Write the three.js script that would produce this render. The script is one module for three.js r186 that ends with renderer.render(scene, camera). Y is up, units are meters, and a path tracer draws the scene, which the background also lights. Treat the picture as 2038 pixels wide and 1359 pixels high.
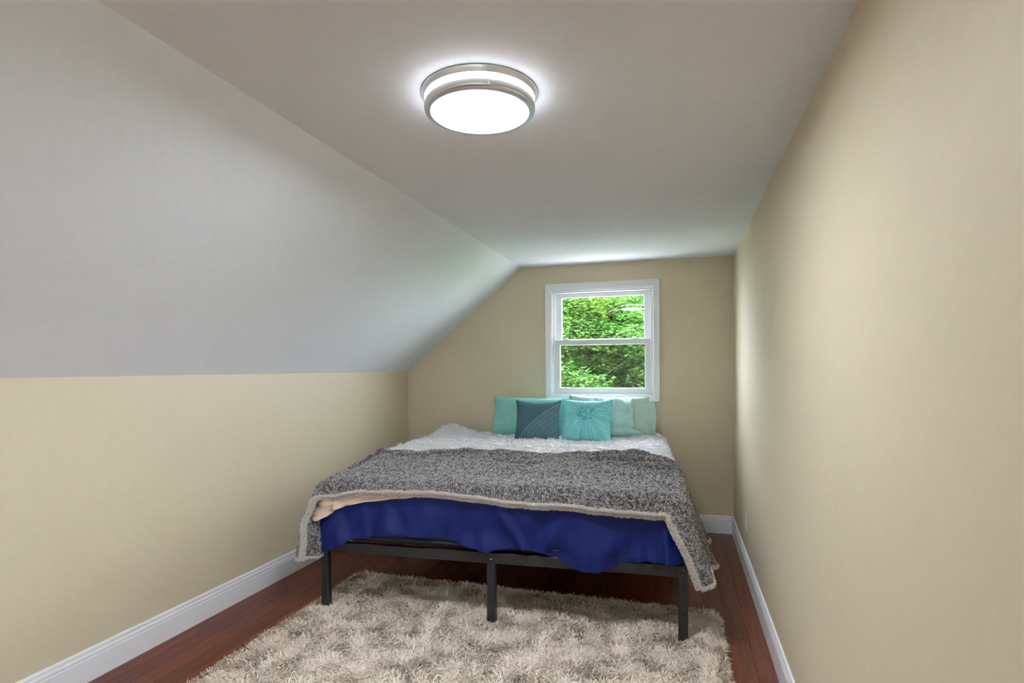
import * as THREE from 'three';
import { RoundedBoxGeometry } from 'three/addons/geometries/RoundedBoxGeometry.js';
import { mergeGeometries } from 'three/addons/utils/BufferGeometryUtils.js';
import { RectAreaLightUniformsLib } from 'three/addons/lights/RectAreaLightUniformsLib.js';
import { createNoise2D, createNoise3D } from 'simplex-noise';

// ------------------------------------------------------------------ camera, sky, sun, exposure
const scene = new THREE.Scene();
const renderer = new THREE.WebGLRenderer({ antialias: true });
renderer.toneMapping = THREE.LinearToneMapping;
renderer.toneMappingExposure = 1.31;
renderer.shadowMap.enabled = true;
RectAreaLightUniformsLib.init();

const D = Math.PI / 180;
const camera = new THREE.PerspectiveCamera(2 * Math.atan(679.5 / 1114.767) / D, 2038 / 1359, 0.05, 200);
camera.position.set(0, 1.36, 0);
camera.rotation.order = 'YXZ';
camera.rotation.set(-0.857 * D, 16.567 * D, -0.354 * D);
camera.setViewOffset(2038, 1359, 0, -69.8, 2038, 1359);      // the lens is shifted a little, as in a straightened photograph
scene.add(camera);

scene.background = new THREE.Color().setRGB(19.6, 21.6, 24.2);  // bright, even summer sky
const sun = new THREE.DirectionalLight(new THREE.Color().setRGB(1, 0.95, 0.85), 36);
sun.position.set(-9, 17, -4);                                 // high over the eaves, behind the gable: no sun falls through the windows
sun.target.position.set(-1, 0, -13);
sun.castShadow = true;
sun.shadow.mapSize.set(2048, 2048);
Object.assign(sun.shadow.camera, { left: -16, right: 16, top: 16, bottom: -16, near: 1, far: 60 });
scene.add(sun, sun.target);
const LAMP = { x: -0.625, z: -1.75, panel: 80, glow: 8.5 };

// ------------------------------------------------------------------ helpers
function rng(seed) { let a = seed >>> 0; return () => { a = (a + 0x6D2B79F5) >>> 0; let t = a; t = Math.imul(t ^ (t >>> 15), t | 1); t ^= t + Math.imul(t ^ (t >>> 7), t | 61); return ((t ^ (t >>> 14)) >>> 0) / 4294967296; }; }
const n2 = createNoise2D(rng(11)), n3 = createNoise3D(rng(12));
const lerp = (a, b, t) => a + (b - a) * t, clamp = (x, a = 0, b = 1) => Math.min(b, Math.max(a, x));
const smooth = (a, b, x) => { const t = clamp((x - a) / (b - a)); return t * t * (3 - 2 * t); };
const gauss = (x, c, w) => Math.exp(-(((x - c) / w) ** 2));
function curve(points) {                                      // smooth interpolation through [x, y] pairs
  return (x) => {
    if (x <= points[0][0]) return points[0][1];
    for (let i = 1; i < points.length; i++) if (x <= points[i][0]) {
      const [x0, y0] = points[i - 1], [x1, y1] = points[i], t = (x - x0) / (x1 - x0);
      return lerp(y0, y1, t * t * (3 - 2 * t) * 0.5 + t * 0.5);
    }
    return points[points.length - 1][1];
  };
}
const lin = (r, g, b) => new THREE.Color().setRGB(r, g, b);
const mat = (o) => new THREE.MeshStandardMaterial(o);
const names = {};
function numbered(n) { names[n] = (names[n] ?? -1) + 1; return names[n] ? n + '_' + String(names[n]).padStart(3, '0') : n; }
function shade(o) { o.traverse((c) => { if (c.isMesh) { c.castShadow = true; c.receiveShadow = true; } }); return o; }
function thing(name, label, category, [x, y, z] = [0, 0, 0], turn = 0, group) {
  const o = new THREE.Group(); o.name = numbered(name); o.position.set(x, y, z); o.rotation.y = turn;
  o.userData = { label, category }; if (group) o.userData.group = group;
  scene.add(o); return o;
}
function part(name, geometry, material, parent, at) {
  const m = new THREE.Mesh(geometry, material); m.name = name; m.castShadow = m.receiveShadow = true;
  if (at) m.position.set(...at);
  parent.add(m); return m;
}
function struct(name, geometry, material, label) {
  const m = geometry ? new THREE.Mesh(geometry, material) : new THREE.Group();
  m.name = name; m.userData = { kind: 'structure', label }; m.castShadow = m.receiveShadow = true;
  scene.add(m); return m;
}
const box = (w, h, d, r = 0.003, seg = 2) => r ? new RoundedBoxGeometry(w, h, d, seg, r) : new THREE.BoxGeometry(w, h, d);
const boxAt = (x0, x1, y0, y1, z0, z1, r = 0) => box(x1 - x0, y1 - y0, z1 - z0, r).translate((x0 + x1) / 2, (y0 + y1) / 2, (z0 + z1) / 2);
function metreUV(g) {                                         // uv in metres from the dominant direction of each face
  const q = g.index ? g.toNonIndexed() : g, p = q.attributes.position, n = q.attributes.normal, uv = new Float32Array(p.count * 2);
  for (let i = 0; i < p.count; i++) {
    const ax = Math.abs(n.getX(i)), ay = Math.abs(n.getY(i)), az = Math.abs(n.getZ(i));
    const [a, b] = ax > ay && ax > az ? [p.getZ(i), p.getY(i)] : ay > az ? [p.getX(i), p.getZ(i)] : [p.getX(i), p.getY(i)];
    uv[2 * i] = a; uv[2 * i + 1] = b;
  }
  q.setAttribute('uv', new THREE.BufferAttribute(uv, 2)); return q;
}
function extrude(points, depth, hole) {                       // polygon in x, y, pushed along +z
  const s = new THREE.Shape(points.map(([x, y]) => new THREE.Vector2(x, y)));
  if (hole) s.holes.push(new THREE.Path(hole.map(([x, y]) => new THREE.Vector2(x, y))));
  return new THREE.ExtrudeGeometry(s, { depth, bevelEnabled: false });
}
function tube(points, r, seg = 24, radial = 8, closed = false) {
  return new THREE.TubeGeometry(new THREE.CatmullRomCurve3(points.map((p) => new THREE.Vector3(...p)), closed), seg, r, radial, closed);
}
const lathe = (pts, seg = 96) => new THREE.LatheGeometry(pts.map(([x, y]) => new THREE.Vector2(x, y)), seg);
function sheet(nu, nv, fn, thick = 0.004, uvScale = [1, 1]) { // a cloth of real thickness; fn(u, v) gives the middle of its outer face
  const P = [], N = [];
  for (let j = 0; j <= nv; j++) for (let i = 0; i <= nu; i++) P.push(new THREE.Vector3(...fn(i / nu, j / nv)));
  const at = (i, j) => P[clamp(j, 0, nv) * (nu + 1) + clamp(i, 0, nu)];
  for (let j = 0; j <= nv; j++) for (let i = 0; i <= nu; i++) {
    const a = at(i + 1, j).clone().sub(at(i - 1, j)), b = at(i, j + 1).clone().sub(at(i, j - 1));
    const c = a.cross(b); if (c.lengthSq() < 1e-16) c.set(0, 1, 0); N.push(c.normalize());
  }
  const n = P.length, pos = [], uv = [], idx = [];
  for (let k = 0; k < n; k++) { pos.push(P[k].x, P[k].y, P[k].z); uv.push(((k % (nu + 1)) / nu) * uvScale[0], (Math.floor(k / (nu + 1)) / nv) * uvScale[1]); }
  for (let k = 0; k < n; k++) { const q = P[k].clone().addScaledVector(N[k], -thick); pos.push(q.x, q.y, q.z); uv.push(uv[2 * k], uv[2 * k + 1]); }
  const id = (i, j) => j * (nu + 1) + i;
  for (let j = 0; j < nv; j++) for (let i = 0; i < nu; i++) {
    const a = id(i, j), b = id(i + 1, j), c = id(i, j + 1), d = id(i + 1, j + 1);
    idx.push(a, b, c, b, d, c, a + n, c + n, b + n, b + n, c + n, d + n);
  }
  const side = (a, b) => idx.push(a, a + n, b, b, a + n, b + n);
  for (let i = 0; i < nu; i++) { side(id(i, 0), id(i + 1, 0)); side(id(i + 1, nv), id(i, nv)); }
  for (let j = 0; j < nv; j++) { side(id(0, j + 1), id(0, j)); side(id(nu, j), id(nu, j + 1)); }
  const g = new THREE.BufferGeometry();
  g.setAttribute('position', new THREE.Float32BufferAttribute(pos, 3)); g.setAttribute('uv', new THREE.Float32BufferAttribute(uv, 2));
  g.setIndex(idx); g.computeVertexNormals(); return g;
}
function noiseTex(size, fn, srgb = false, repeat) {           // fn(x, y) -> value or [r, g, b], tiles are the caller's business
  const d = new Uint8Array(size * size * 4);
  for (let y = 0; y < size; y++) for (let x = 0; x < size; x++) {
    const v = fn(x / size, y / size), c = Array.isArray(v) ? v : [v, v, v], k = (y * size + x) * 4;
    d[k] = clamp(c[0]) * 255; d[k + 1] = clamp(c[1]) * 255; d[k + 2] = clamp(c[2]) * 255; d[k + 3] = 255;
  }
  const t = new THREE.DataTexture(d, size, size); t.wrapS = t.wrapT = THREE.RepeatWrapping; t.magFilter = THREE.LinearFilter; t.minFilter = THREE.LinearMipmapLinearFilter; t.generateMipmaps = true;
  if (srgb) t.colorSpace = THREE.SRGBColorSpace; if (repeat) t.repeat.set(...repeat); t.needsUpdate = true; return t;
}
const TAU = Math.PI * 2;
const loop = (x, y, f, s = 0) => n3(Math.cos(TAU * x) * f / TAU + s, Math.sin(TAU * x) * f / TAU + Math.cos(TAU * y) * f / TAU, Math.sin(TAU * y) * f / TAU - s);

// ------------------------------------------------------------------ materials
const peel = noiseTex(512, (x, y) => 0.5 + 0.22 * loop(x, y, 60) + 0.16 * loop(x, y, 120, 3) + 0.1 * loop(x, y, 22, 7), false, [1.6, 1.6]);
const mottle = noiseTex(256, (x, y) => { const v = 0.98 + 0.003 * loop(x, y, 5) + 0.006 * loop(x, y, 40, 4); return [v, v, v]; }, true, [0.5, 0.5]);
const M = {
  wall: mat({ color: lin(0.69, 0.6, 0.43), roughness: 0.56, bumpMap: peel, bumpScale: 0.00012, map: mottle }),
  ceiling: mat({ color: lin(0.855, 0.885, 0.925), roughness: 0.85, bumpMap: peel, bumpScale: 0.0002, map: mottle }),
  trim: mat({ color: lin(0.84, 0.85, 0.87), roughness: 0.34 }),
  vinyl: mat({ color: lin(0.8, 0.8, 0.82), roughness: 0.38 }),
  gasket: mat({ color: lin(0.06, 0.065, 0.06), roughness: 0.7 }),
  latch: mat({ color: lin(0.72, 0.76, 0.8), roughness: 0.3 }),
  glass: new THREE.MeshPhysicalMaterial({ color: 0xffffff, transmission: 1, thickness: 0, roughness: 0, ior: 1.52 }),
  screen: new THREE.MeshStandardMaterial({ color: lin(0.03, 0.035, 0.04), roughness: 0.8, transparent: true, opacity: 0.07 }),
  steel: mat({ color: lin(0.018, 0.018, 0.02), roughness: 0.36 }),
  hole: mat({ color: lin(0.004, 0.004, 0.004), roughness: 0.9 }),
  chrome: mat({ color: lin(0.75, 0.75, 0.77), metalness: 1, roughness: 0.22 }),
  nickel: mat({ color: lin(0.8, 0.82, 0.86), metalness: 1, roughness: 0.36 }),
  diffuser: mat({ color: lin(0.85, 0.85, 0.85), roughness: 0.5, emissive: lin(0.955, 0.985, 1.03), emissiveIntensity: LAMP.glow }),
  plastic: mat({ color: lin(0.74, 0.72, 0.66), roughness: 0.35 }),
};

// ------------------------------------------------------------------ room shell
const R = { xl: -2.487, xr: 0.428, zb: -4.863, zf: 3.1, h: 2.26, knee: 1.334, xs: -1.352 };
const WIN = { x0: -1.075, x1: -0.208, y0: 1.127, y1: 2.04 };
const profile = [[R.xl, 0], [R.xr, 0], [R.xr, R.h], [R.xs, R.h], [R.xl, R.knee]];
const outer = [[R.xl - 0.12, -0.12], [R.xr + 0.12, -0.12], [R.xr + 0.12, R.h + 0.12], [R.xs - 0.08, R.h + 0.12], [R.xl - 0.12, R.knee + 0.07]];

// strip floor: every board is a piece of its own
const floor = struct('floor', metreUV(boxAt(R.xl - 0.12, R.xr + 0.12, -0.12, -0.012, R.zb - 0.16, R.zf + 0.12)), mat({ color: lin(0.03, 0.018, 0.012), roughness: 0.9 }), 'dark reddish brown wood strip floor');
{
  const rand = rng(5), grainTex = [];
  for (let k = 0; k < 4; k++) grainTex.push(noiseTex(512, (x, y) => {
    const warp = 0.05 * loop(x, y, 3, k * 5), g = 0.5 + 0.5 * Math.sin(TAU * (x + warp) * 7 + 2.5 * loop(x, y, 4, k + 20));
    const fine = loop(x * 1, y, 2, k) * 0.1 + 0.22 * n3((x + warp) * 70, y * 3.2, k) * 0.6 + 0.14 * n3(x * 190, y * 7, k + 9);
    const v = clamp(0.5 + (g - 0.5) * 0.28 + fine);
    return [lerp(0.30, 0.56, v), lerp(0.14, 0.28, v), lerp(0.075, 0.155, v)];
  }, true));
  const tints = [lin(0.8, 0.76, 0.74), lin(0.95, 0.9, 0.86), lin(1.1, 1.0, 0.92), lin(0.88, 0.8, 0.76), lin(1.18, 1.08, 0.98), lin(1.0, 0.9, 0.82)];
  const mats = []; for (let k = 0; k < 8; k++) mats.push(mat({ map: grainTex[k % 4], color: tints[k % 6], roughness: 0.33, roughnessMap: null }));
  const wide = 0.0972, cols = Math.ceil((R.xr - R.xl) / wide); let made = 0;
  for (let c = 0; c < cols; c++) {
    const x0 = R.xl + c * wide, x1 = Math.min(R.xr, x0 + wide); let z = R.zb - rand() * 0.6;
    while (z < R.zf) {
      const len = 0.8 + rand() * 0.6, a = Math.max(R.zb, z), b = Math.min(R.zf, z + len); z += len;
      if (b - a < 0.05) continue;
      const g = box(x1 - x0 - 0.0011, 0.012, b - a - 0.0011, 0.0011, 1).translate((x0 + x1) / 2, -0.006, (a + b) / 2);
      const p = g.attributes.position, uv = g.attributes.uv, ou = rand(), ov = rand();
      for (let i = 0; i < p.count; i++) uv.setXY(i, ou + p.getX(i) * 3.2, ov + p.getZ(i) * 0.75);
      part('floor_board', g, mats[Math.floor(rand() * 8)], floor); made++;
    }
  }
}
struct('wall_left', metreUV(boxAt(R.xl - 0.12, R.xl, -0.1, R.knee + 0.05, R.zb - 0.15, R.zf + 0.12)), M.wall, 'low beige knee wall under the slanted ceiling');
const WIN2 = { x0: 1.2, x1: 2.7, y0: 0.8, y1: 2.05 };      // along z, behind the photographer
struct('wall_right', metreUV(extrude([[R.zb - 0.15, -0.1], [R.zf + 0.12, -0.1], [R.zf + 0.12, R.h + 0.1], [R.zb - 0.15, R.h + 0.1]], 0.12, [[WIN2.x0, WIN2.y0], [WIN2.x1, WIN2.y0], [WIN2.x1, WIN2.y1], [WIN2.x0, WIN2.y1]]).rotateY(-Math.PI / 2).translate(R.xr + 0.12, 0, 0)), M.wall, 'tall beige side wall with a soft sheen');
struct('wall_back', metreUV(extrude(outer, 0.16, [[WIN.x0, WIN.y0], [WIN.x1, WIN.y0], [WIN.x1, WIN.y1], [WIN.x0, WIN.y1]]).translate(0, 0, R.zb - 0.16)), M.wall, 'beige gable wall with the window');
struct('wall_front', metreUV(extrude(outer, 0.12).translate(0, 0, R.zf)), M.wall, 'beige wall closing the room opposite the window');
struct('ceiling', metreUV(boxAt(R.xs - 0.02, R.xr + 0.12, R.h, R.h + 0.12, R.zb - 0.15, R.zf + 0.12)), M.ceiling, 'flat white painted ceiling');
struct('ceiling_slope', (() => {
  const g = metreUV(extrude([[R.xl - 0.1, R.knee - 0.0816], [R.xs, R.h], [R.xs, R.h + 0.13], [R.xl - 0.1, R.knee + 0.05]], R.zf - R.zb + 0.27).translate(0, 0, R.zb - 0.15));
  const p = g.attributes.position, uv = g.attributes.uv; for (let i = 0; i < p.count; i++) uv.setXY(i, p.getX(i) * 1.29, p.getZ(i)); return g;
})(), M.ceiling, 'slanted white ceiling rising from the knee wall');

// baseboards: one moulded profile, run along each wall
{
  const pro = [[0, 0], [0.0145, 0], [0.0145, 0.1], [0.0115, 0.103], [0.0115, 0.106], [0.0138, 0.1075], [0.0138, 0.116], [0.011, 0.121], [0.009, 0.124], [0.009, 0.1275], [0.0105, 0.129], [0.0105, 0.135], [0.008, 0.141], [0.004, 0.1435], [0, 0.1435]];
  const run = (len) => new THREE.ExtrudeGeometry(new THREE.Shape(pro.map(([x, y]) => new THREE.Vector2(x, y))), { depth: len, bevelEnabled: false });   // stands against a wall on its -x side
  const depth = R.zf - R.zb, wide = R.xr - R.xl;
  struct('baseboard_left', run(depth).translate(R.xl, 0, R.zb), M.trim, 'white moulded baseboard under the knee wall');
  struct('baseboard_right', run(depth).rotateY(Math.PI).translate(R.xr, 0, R.zf), M.trim, 'white moulded baseboard along the tall wall');
  struct('baseboard_back', run(wide).rotateY(-Math.PI / 2).translate(R.xr, 0, R.zb), M.trim, 'white moulded baseboard below the window');
  struct('baseboard_front', run(wide).rotateY(Math.PI / 2).translate(R.xl, 0, R.zf), M.trim, 'white moulded baseboard opposite the window');
}

// ------------------------------------------------------------------ double-hung window
{
  const w = struct('window_1', null, null, 'white double-hung window looking into green trees');
  const zw = R.zb, { x0, x1, y0, y1 } = WIN;
  const cas = 0.058, pro = [[0, 0], [0, 0.006], [0.006, 0.011], [0.016, 0.0125], [0.03, 0.0155], [0.042, 0.018], [0.048, 0.0185], [0.05, 0.022], [0.056, 0.022], [0.058, 0.019], [0.058, 0]];
  const casing = (ax, ay, bx, by, name) => {                  // mitred length of casing between two inner corners
    const L = Math.hypot(bx - ax, by - ay), dx = (bx - ax) / L, dy = (by - ay) / L, pos = [], idx = [];
    for (const end of [0, 1]) for (const [o, t] of pro) {
      const s = end ? L + o : -o; pos.push(ax + dx * s + dy * o, ay + dy * s - dx * o, zw + t);
    }
    const n = pro.length; for (let i = 0; i < n - 1; i++) idx.push(i, i + 1, n + i, i + 1, n + i + 1, n + i);
    for (const e of [0, n]) for (let i = 1; i < n - 1; i++) idx.push(e, e + i, e + i + 1);
    let g = new THREE.BufferGeometry(); g.setAttribute('position', new THREE.Float32BufferAttribute(pos, 3)); g.setIndex(idx); g = g.toNonIndexed(); g.computeVertexNormals();
    part(name, g, M.trim, w);
  };
  casing(x0, y1, x0, y0, 'casing'); casing(x1, y0, x1, y1, 'casing'); casing(x1, y1, x0, y1, 'casing'); casing(x0, y0, x1, y0, 'casing');
  // jamb lining and vinyl frame with two tracks
  const frame = [];
  const zin = zw + 0.004, zout = zw - 0.16;
  frame.push(boxAt(x0, x0 + 0.007, y0, y1, zout, zin), boxAt(x1 - 0.007, x1, y0, y1, zout, zin), boxAt(x0, x1, y1 - 0.007, y1, zout, zin), boxAt(x0, x1, y0, y0 + 0.008, zout, zin));
  part('jamb', mergeGeometries(frame.map((g) => g.index ? g.toNonIndexed() : g)), M.trim, w);
  const v = [];
  for (const [a, b] of [[x0 + 0.007, x0 + 0.0165], [x1 - 0.0165, x1 - 0.007]]) { v.push(boxAt(a, b, y0 + 0.008, y1 - 0.007, zw - 0.135, zw - 0.016, 0.002)); }
  for (const s of [1, -1]) {
    const e = s > 0 ? x0 + 0.0165 : x1 - 0.0165;
    for (const [z0, z1] of [[-0.026, -0.018], [-0.066, -0.06], [-0.112, -0.104]]) v.push(boxAt(Math.min(e, e + s * 0.006), Math.max(e, e + s * 0.006), y0 + 0.008, y1 - 0.007, zw + z0, zw + z1, 0.0015));
  }
  v.push(boxAt(x0 + 0.007, x1 - 0.007, y1 - 0.022, y1 - 0.007, zw - 0.135, zw - 0.016, 0.002));
  part('vinyl_frame', mergeGeometries(v.map((g) => g.index ? g.toNonIndexed() : g)), M.vinyl, w);
  const sash = (name, sx0, sx1, sy0, sy1, z, st, top, bot) => {
    const hole = [[sx0 + st, sy0 + bot], [sx1 - st, sy0 + bot], [sx1 - st, sy1 - top], [sx0 + st, sy1 - top]];
    const sh = new THREE.Shape([[sx0, sy0], [sx1, sy0], [sx1, sy1], [sx0, sy1]].map((p) => new THREE.Vector2(...p)));
    sh.holes.push(new THREE.Path(hole.map((p) => new THREE.Vector2(...p))));
    const g = new THREE.ExtrudeGeometry(sh, { depth: 0.028, bevelEnabled: true, bevelThickness: 0.003, bevelSize: 0.003, bevelSegments: 2 }).translate(0, 0, z - 0.031);
    const s = part(name, g, M.vinyl, w);
    const gw = 0.0065, bead = [];                             // sloped glazing bead round the pane
    const [ax, ay, bx, by] = [sx0 + st - 0.003, sy0 + bot - 0.003, sx1 - st + 0.003, sy1 - top + 0.003];
    bead.push(boxAt(ax, ax + gw, ay, by, z - 0.022, z - 0.008, 0.002), boxAt(bx - gw, bx, ay, by, z - 0.022, z - 0.008, 0.002), boxAt(ax, bx, ay, ay + gw, z - 0.022, z - 0.008, 0.002), boxAt(ax, bx, by - gw, by, z - 0.022, z - 0.008, 0.002));
    part('glazing_bead', mergeGeometries(bead.map((b) => b.index ? b.toNonIndexed() : b)), M.vinyl, s);
    part('pane', new THREE.PlaneGeometry(bx - ax, by - ay).translate((ax + bx) / 2, (ay + by) / 2, z - 0.016), M.glass, s);
    return s;
  };
  const low = sash('lower_sash', x0 + 0.021, x1 - 0.021, y0 + 0.012, 1.603, zw - 0.028, 0.042, 0.04, 0.042);
  const up = sash('upper_sash', x0 + 0.026, x1 - 0.026, 1.568, y1 - 0.026, zw - 0.07, 0.046, 0.03, 0.042);
  for (const [a, b] of [[x0 + 0.0165, x0 + 0.0205], [x1 - 0.0205, x1 - 0.0165]]) part('weatherstrip', boxAt(a, b, y0 + 0.01, 1.6, zw - 0.055, zw - 0.045), M.gasket, low);
  for (const [a, b] of [[x0 + 0.0215, x0 + 0.0262], [x1 - 0.0262, x1 - 0.0215]]) part('weatherstrip', boxAt(a, b, 1.6, y1 - 0.025, zw - 0.098, zw - 0.088), M.gasket, up);
  for (const lx of [-0.955, -0.36]) {                         // cam locks on the meeting rail
    const l = part('sash_lock', box(0.066, 0.006, 0.022, 0.002).translate(0, 0.003, 0), M.latch, w, [lx, 1.606, zw - 0.043]);
    part('lock_cam', new THREE.SphereGeometry(0.016, 20, 10, 0, TAU, 0, Math.PI / 2).scale(1.35, 0.75, 0.62).translate(0, 0.005, 0), M.latch, l);
  }
  part('insect_screen', boxAt(x0 + 0.02, x1 - 0.02, y0 + 0.01, 1.6, zw - 0.1265, zw - 0.126), M.screen, w);
}

// wide window in the tall wall behind the photographer: its daylight fills the room
{
  const w = struct('window_2', null, null, 'wide white window in the tall wall, beside the photographer'), { x0: a, x1: b, y0, y1 } = WIN2, x = R.xr, m = (a + b) / 2;
  const bars = [boxAt(x + 0.01, x + 0.1, y0, y1, a, a + 0.05), boxAt(x + 0.01, x + 0.1, y0, y1, b - 0.05, b), boxAt(x + 0.01, x + 0.1, y0, y0 + 0.05, a + 0.05, b - 0.05), boxAt(x + 0.01, x + 0.1, y1 - 0.05, y1, a + 0.05, b - 0.05), boxAt(x + 0.02, x + 0.08, y0 + 0.05, y1 - 0.05, m - 0.03, m + 0.03)];
  part('window_frame', mergeGeometries(bars), M.vinyl, w);
  part('casing', mergeGeometries([boxAt(x - 0.02, x, y0 - 0.06, y1 + 0.06, a - 0.06, a), boxAt(x - 0.02, x, y0 - 0.06, y1 + 0.06, b, b + 0.06), boxAt(x - 0.02, x, y1, y1 + 0.06, a, b), boxAt(x - 0.02, x, y0 - 0.06, y0, a, b)]), M.trim, w);
  for (const [c, d] of [[a + 0.05, m - 0.03], [m + 0.03, b - 0.05]]) part('pane', new THREE.PlaneGeometry(d - c, y1 - y0 - 0.1).rotateY(-Math.PI / 2).translate(x + 0.05, (y0 + y1) / 2, (c + d) / 2), M.glass, w);
}

// ------------------------------------------------------------------ flush ceiling light
{
  const t = thing('ceiling_light', 'round flush ceiling light with a white diffuser and two brushed nickel rings', 'lamp', [LAMP.x, R.h, LAMP.z]);
  part('base_ring', lathe([[0.02, 0], [0.19, 0], [0.1905, -0.004], [0.187, -0.01], [0.184, -0.0165], [0.1825, -0.019], [0.179, -0.019], [0.177, -0.012], [0.02, -0.012]]), M.nickel, t);
  part('diffuser', lathe([[0.1, -0.0125], [0.169, -0.0135], [0.1715, -0.02], [0.1718, -0.045], [0.169, -0.053], [0.1625, -0.0585], [0.13, -0.0645], [0.07, -0.067], [0.0001, -0.068]]), M.diffuser, t);
  part('lower_ring', lathe([[0.1785, -0.0375], [0.1812, -0.0392], [0.1818, -0.05], [0.1803, -0.0565], [0.176, -0.0612], [0.1625, -0.0638], [0.1612, -0.0615], [0.1615, -0.0592], [0.171, -0.0565], [0.1732, -0.05], [0.1732, -0.0375], [0.1785, -0.0375]]), M.nickel, t);
  for (const a of [62, 182, 302].map((d) => d * D)) {
    const c = Math.cos(a), s = Math.sin(a);
    const p = part('stud', new THREE.CylinderGeometry(0.0022, 0.0022, 0.03, 10).translate(c * 0.1785, -0.028, s * 0.1785), M.nickel, t);
    part('finial', mergeGeometries([new THREE.SphereGeometry(0.0045, 12, 8).translate(c * 0.182, -0.0565, s * 0.182), new THREE.CylinderGeometry(0.003, 0.004, 0.009, 10).translate(c * 0.182, -0.0515, s * 0.182)]), M.nickel, p);
  }
  const panel = new THREE.RectAreaLight(lin(0.905, 0.98, 1.09), LAMP.panel, 0.28, 0.28);
  panel.name = 'panel_light'; panel.position.set(0, -0.0705, 0); panel.rotation.x = -Math.PI / 2; t.add(panel);
}

// ------------------------------------------------------------------ wall outlet
{
  const t = thing('wall_outlet', 'small white double wall outlet low on the tall beige wall', 'outlet', [R.xr, 0.34, -3.945]);
  part('cover_plate', box(0.006, 0.115, 0.07, 0.0025).translate(-0.003, 0, 0), M.plastic, t);
  for (const y of [0.0195, -0.0195]) {
    const r = part('socket', box(0.004, 0.028, 0.032, 0.0018).translate(-0.0068, y, 0), M.plastic, t);
    for (const z of [-0.0065, 0.0065]) part('slot', box(0.001, 0.009, 0.0026, 0).translate(-0.0088, y + 0.003, z), M.hole, r);
    part('ground_hole', new THREE.CylinderGeometry(0.0024, 0.0024, 0.001, 10).rotateZ(Math.PI / 2).translate(-0.0088, y - 0.008, 0), M.hole, r);
  }
  part('screw', new THREE.CylinderGeometry(0.003, 0.003, 0.001, 12).rotateZ(Math.PI / 2).translate(-0.0063, 0, 0), M.chrome, t);
}

// ------------------------------------------------------------------ bed: local s runs along the foot, d from foot to head, y up
const BED = { at: [-1.938, 0, -2.706], turn: 3.819 * D, w: 1.985, l: 2.02 };
const bedThing = (name, label, category, group) => thing(name, label, category, BED.at, BED.turn, group);
{
  const t = bedThing('platform_bed', 'black steel platform bed frame on square legs, standing over the shag rug', 'bed');
  const rt = 0.389, rb = 0.332, W = BED.w, L = BED.l;
  part('foot_rail', boxAt(0.03, W - 0.03, rb, rt, -0.04, -0.006, 0.005), M.steel, t);
  part('head_rail', boxAt(0.03, W - 0.03, rb, rt, -L + 0.006, -L + 0.04, 0.005), M.steel, t);
  part('side_rail', boxAt(0.004, 0.036, rb, rt, -L + 0.03, -0.03, 0.005), M.steel, t);
  part('side_rail', boxAt(W - 0.036, W - 0.004, rb, rt, -L + 0.03, -0.03, 0.005), M.steel, t);
  part('center_rail', boxAt(W / 2 - 0.016, W / 2 + 0.016, rb, rt - 0.022, -L + 0.03, -0.03, 0.005), M.steel, t);
  for (let k = 0; k < 11; k++) part('slat', boxAt(0.02, W - 0.02, rt - 0.02, rt, -0.13 - k * 0.178 - 0.05, -0.13 - k * 0.178, 0.003), M.steel, t);
  const slotGeo = box(0.018, 0.0055, 0.0012, 0.0005), dotGeo = new THREE.CylinderGeometry(0.0038, 0.0038, 0.0012, 14).rotateX(Math.PI / 2), boltGeo = new THREE.SphereGeometry(0.0055, 14, 8, 0, TAU, 0, Math.PI / 2).scale(1, 0.6, 1).rotateX(Math.PI / 2), tinyBolt = boltGeo.clone().scale(0.42, 0.42, 0.42);
  for (const [i, s] of [0.0225, W / 2, W - 0.0225].entries()) for (const [j, d] of [0.019, L / 2, L - 0.019].entries()) {
    const top = i === 1 && j === 0 ? rb + 0.002 : i === 1 ? rb : rt;
    const leg = part('leg', boxAt(s - 0.0225, s + 0.0225, j === 0 ? 0.012 : 0.001, top, -d - 0.019, -d + 0.019, 0.0035), M.steel, t);
    if (j === 0) {
      for (const y of [0.275, 0.215, 0.155]) part('slot', (i === 1 ? dotGeo : slotGeo).clone().translate(s + (i === 1 ? -0.001 : 0.002), y, -d + 0.0188), M.hole, leg);
      if (i === 1) part('bolt', boltGeo.clone().translate(s, 0.356, -0.0062), M.chrome, leg);
      else for (const y of [0.372, 0.348]) part('bolt', tinyBolt.clone().translate(s, y, -d + 0.0188), M.chrome, leg);
    }
  }
}
const weave = noiseTex(256, (x, y) => 0.5 + 0.2 * Math.sin(TAU * x * 64) * Math.sin(TAU * y * 64) + 0.12 * loop(x, y, 40), false, [6, 6]);
{
  const t = bedThing('mattress', 'thick dark charcoal mattress lying on the black bed frame under the covers', 'mattress');
  part('body', boxAt(0.035, 1.955, 0.39, 0.712, -2.0, -0.012, 0.05), mat({ color: lin(0.02, 0.023, 0.045), roughness: 0.9, bumpMap: weave, bumpScale: 0.0006 }), t);
  for (const y of [0.425, 0.68]) part('piping', tube([[0.09, y, -0.008], [0.5, y, -0.008], [1.5, y, -0.008], [1.9, y, -0.008]], 0.006, 20, 6), mat({ color: lin(0.03, 0.03, 0.05), roughness: 0.85 }), t);
}
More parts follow.
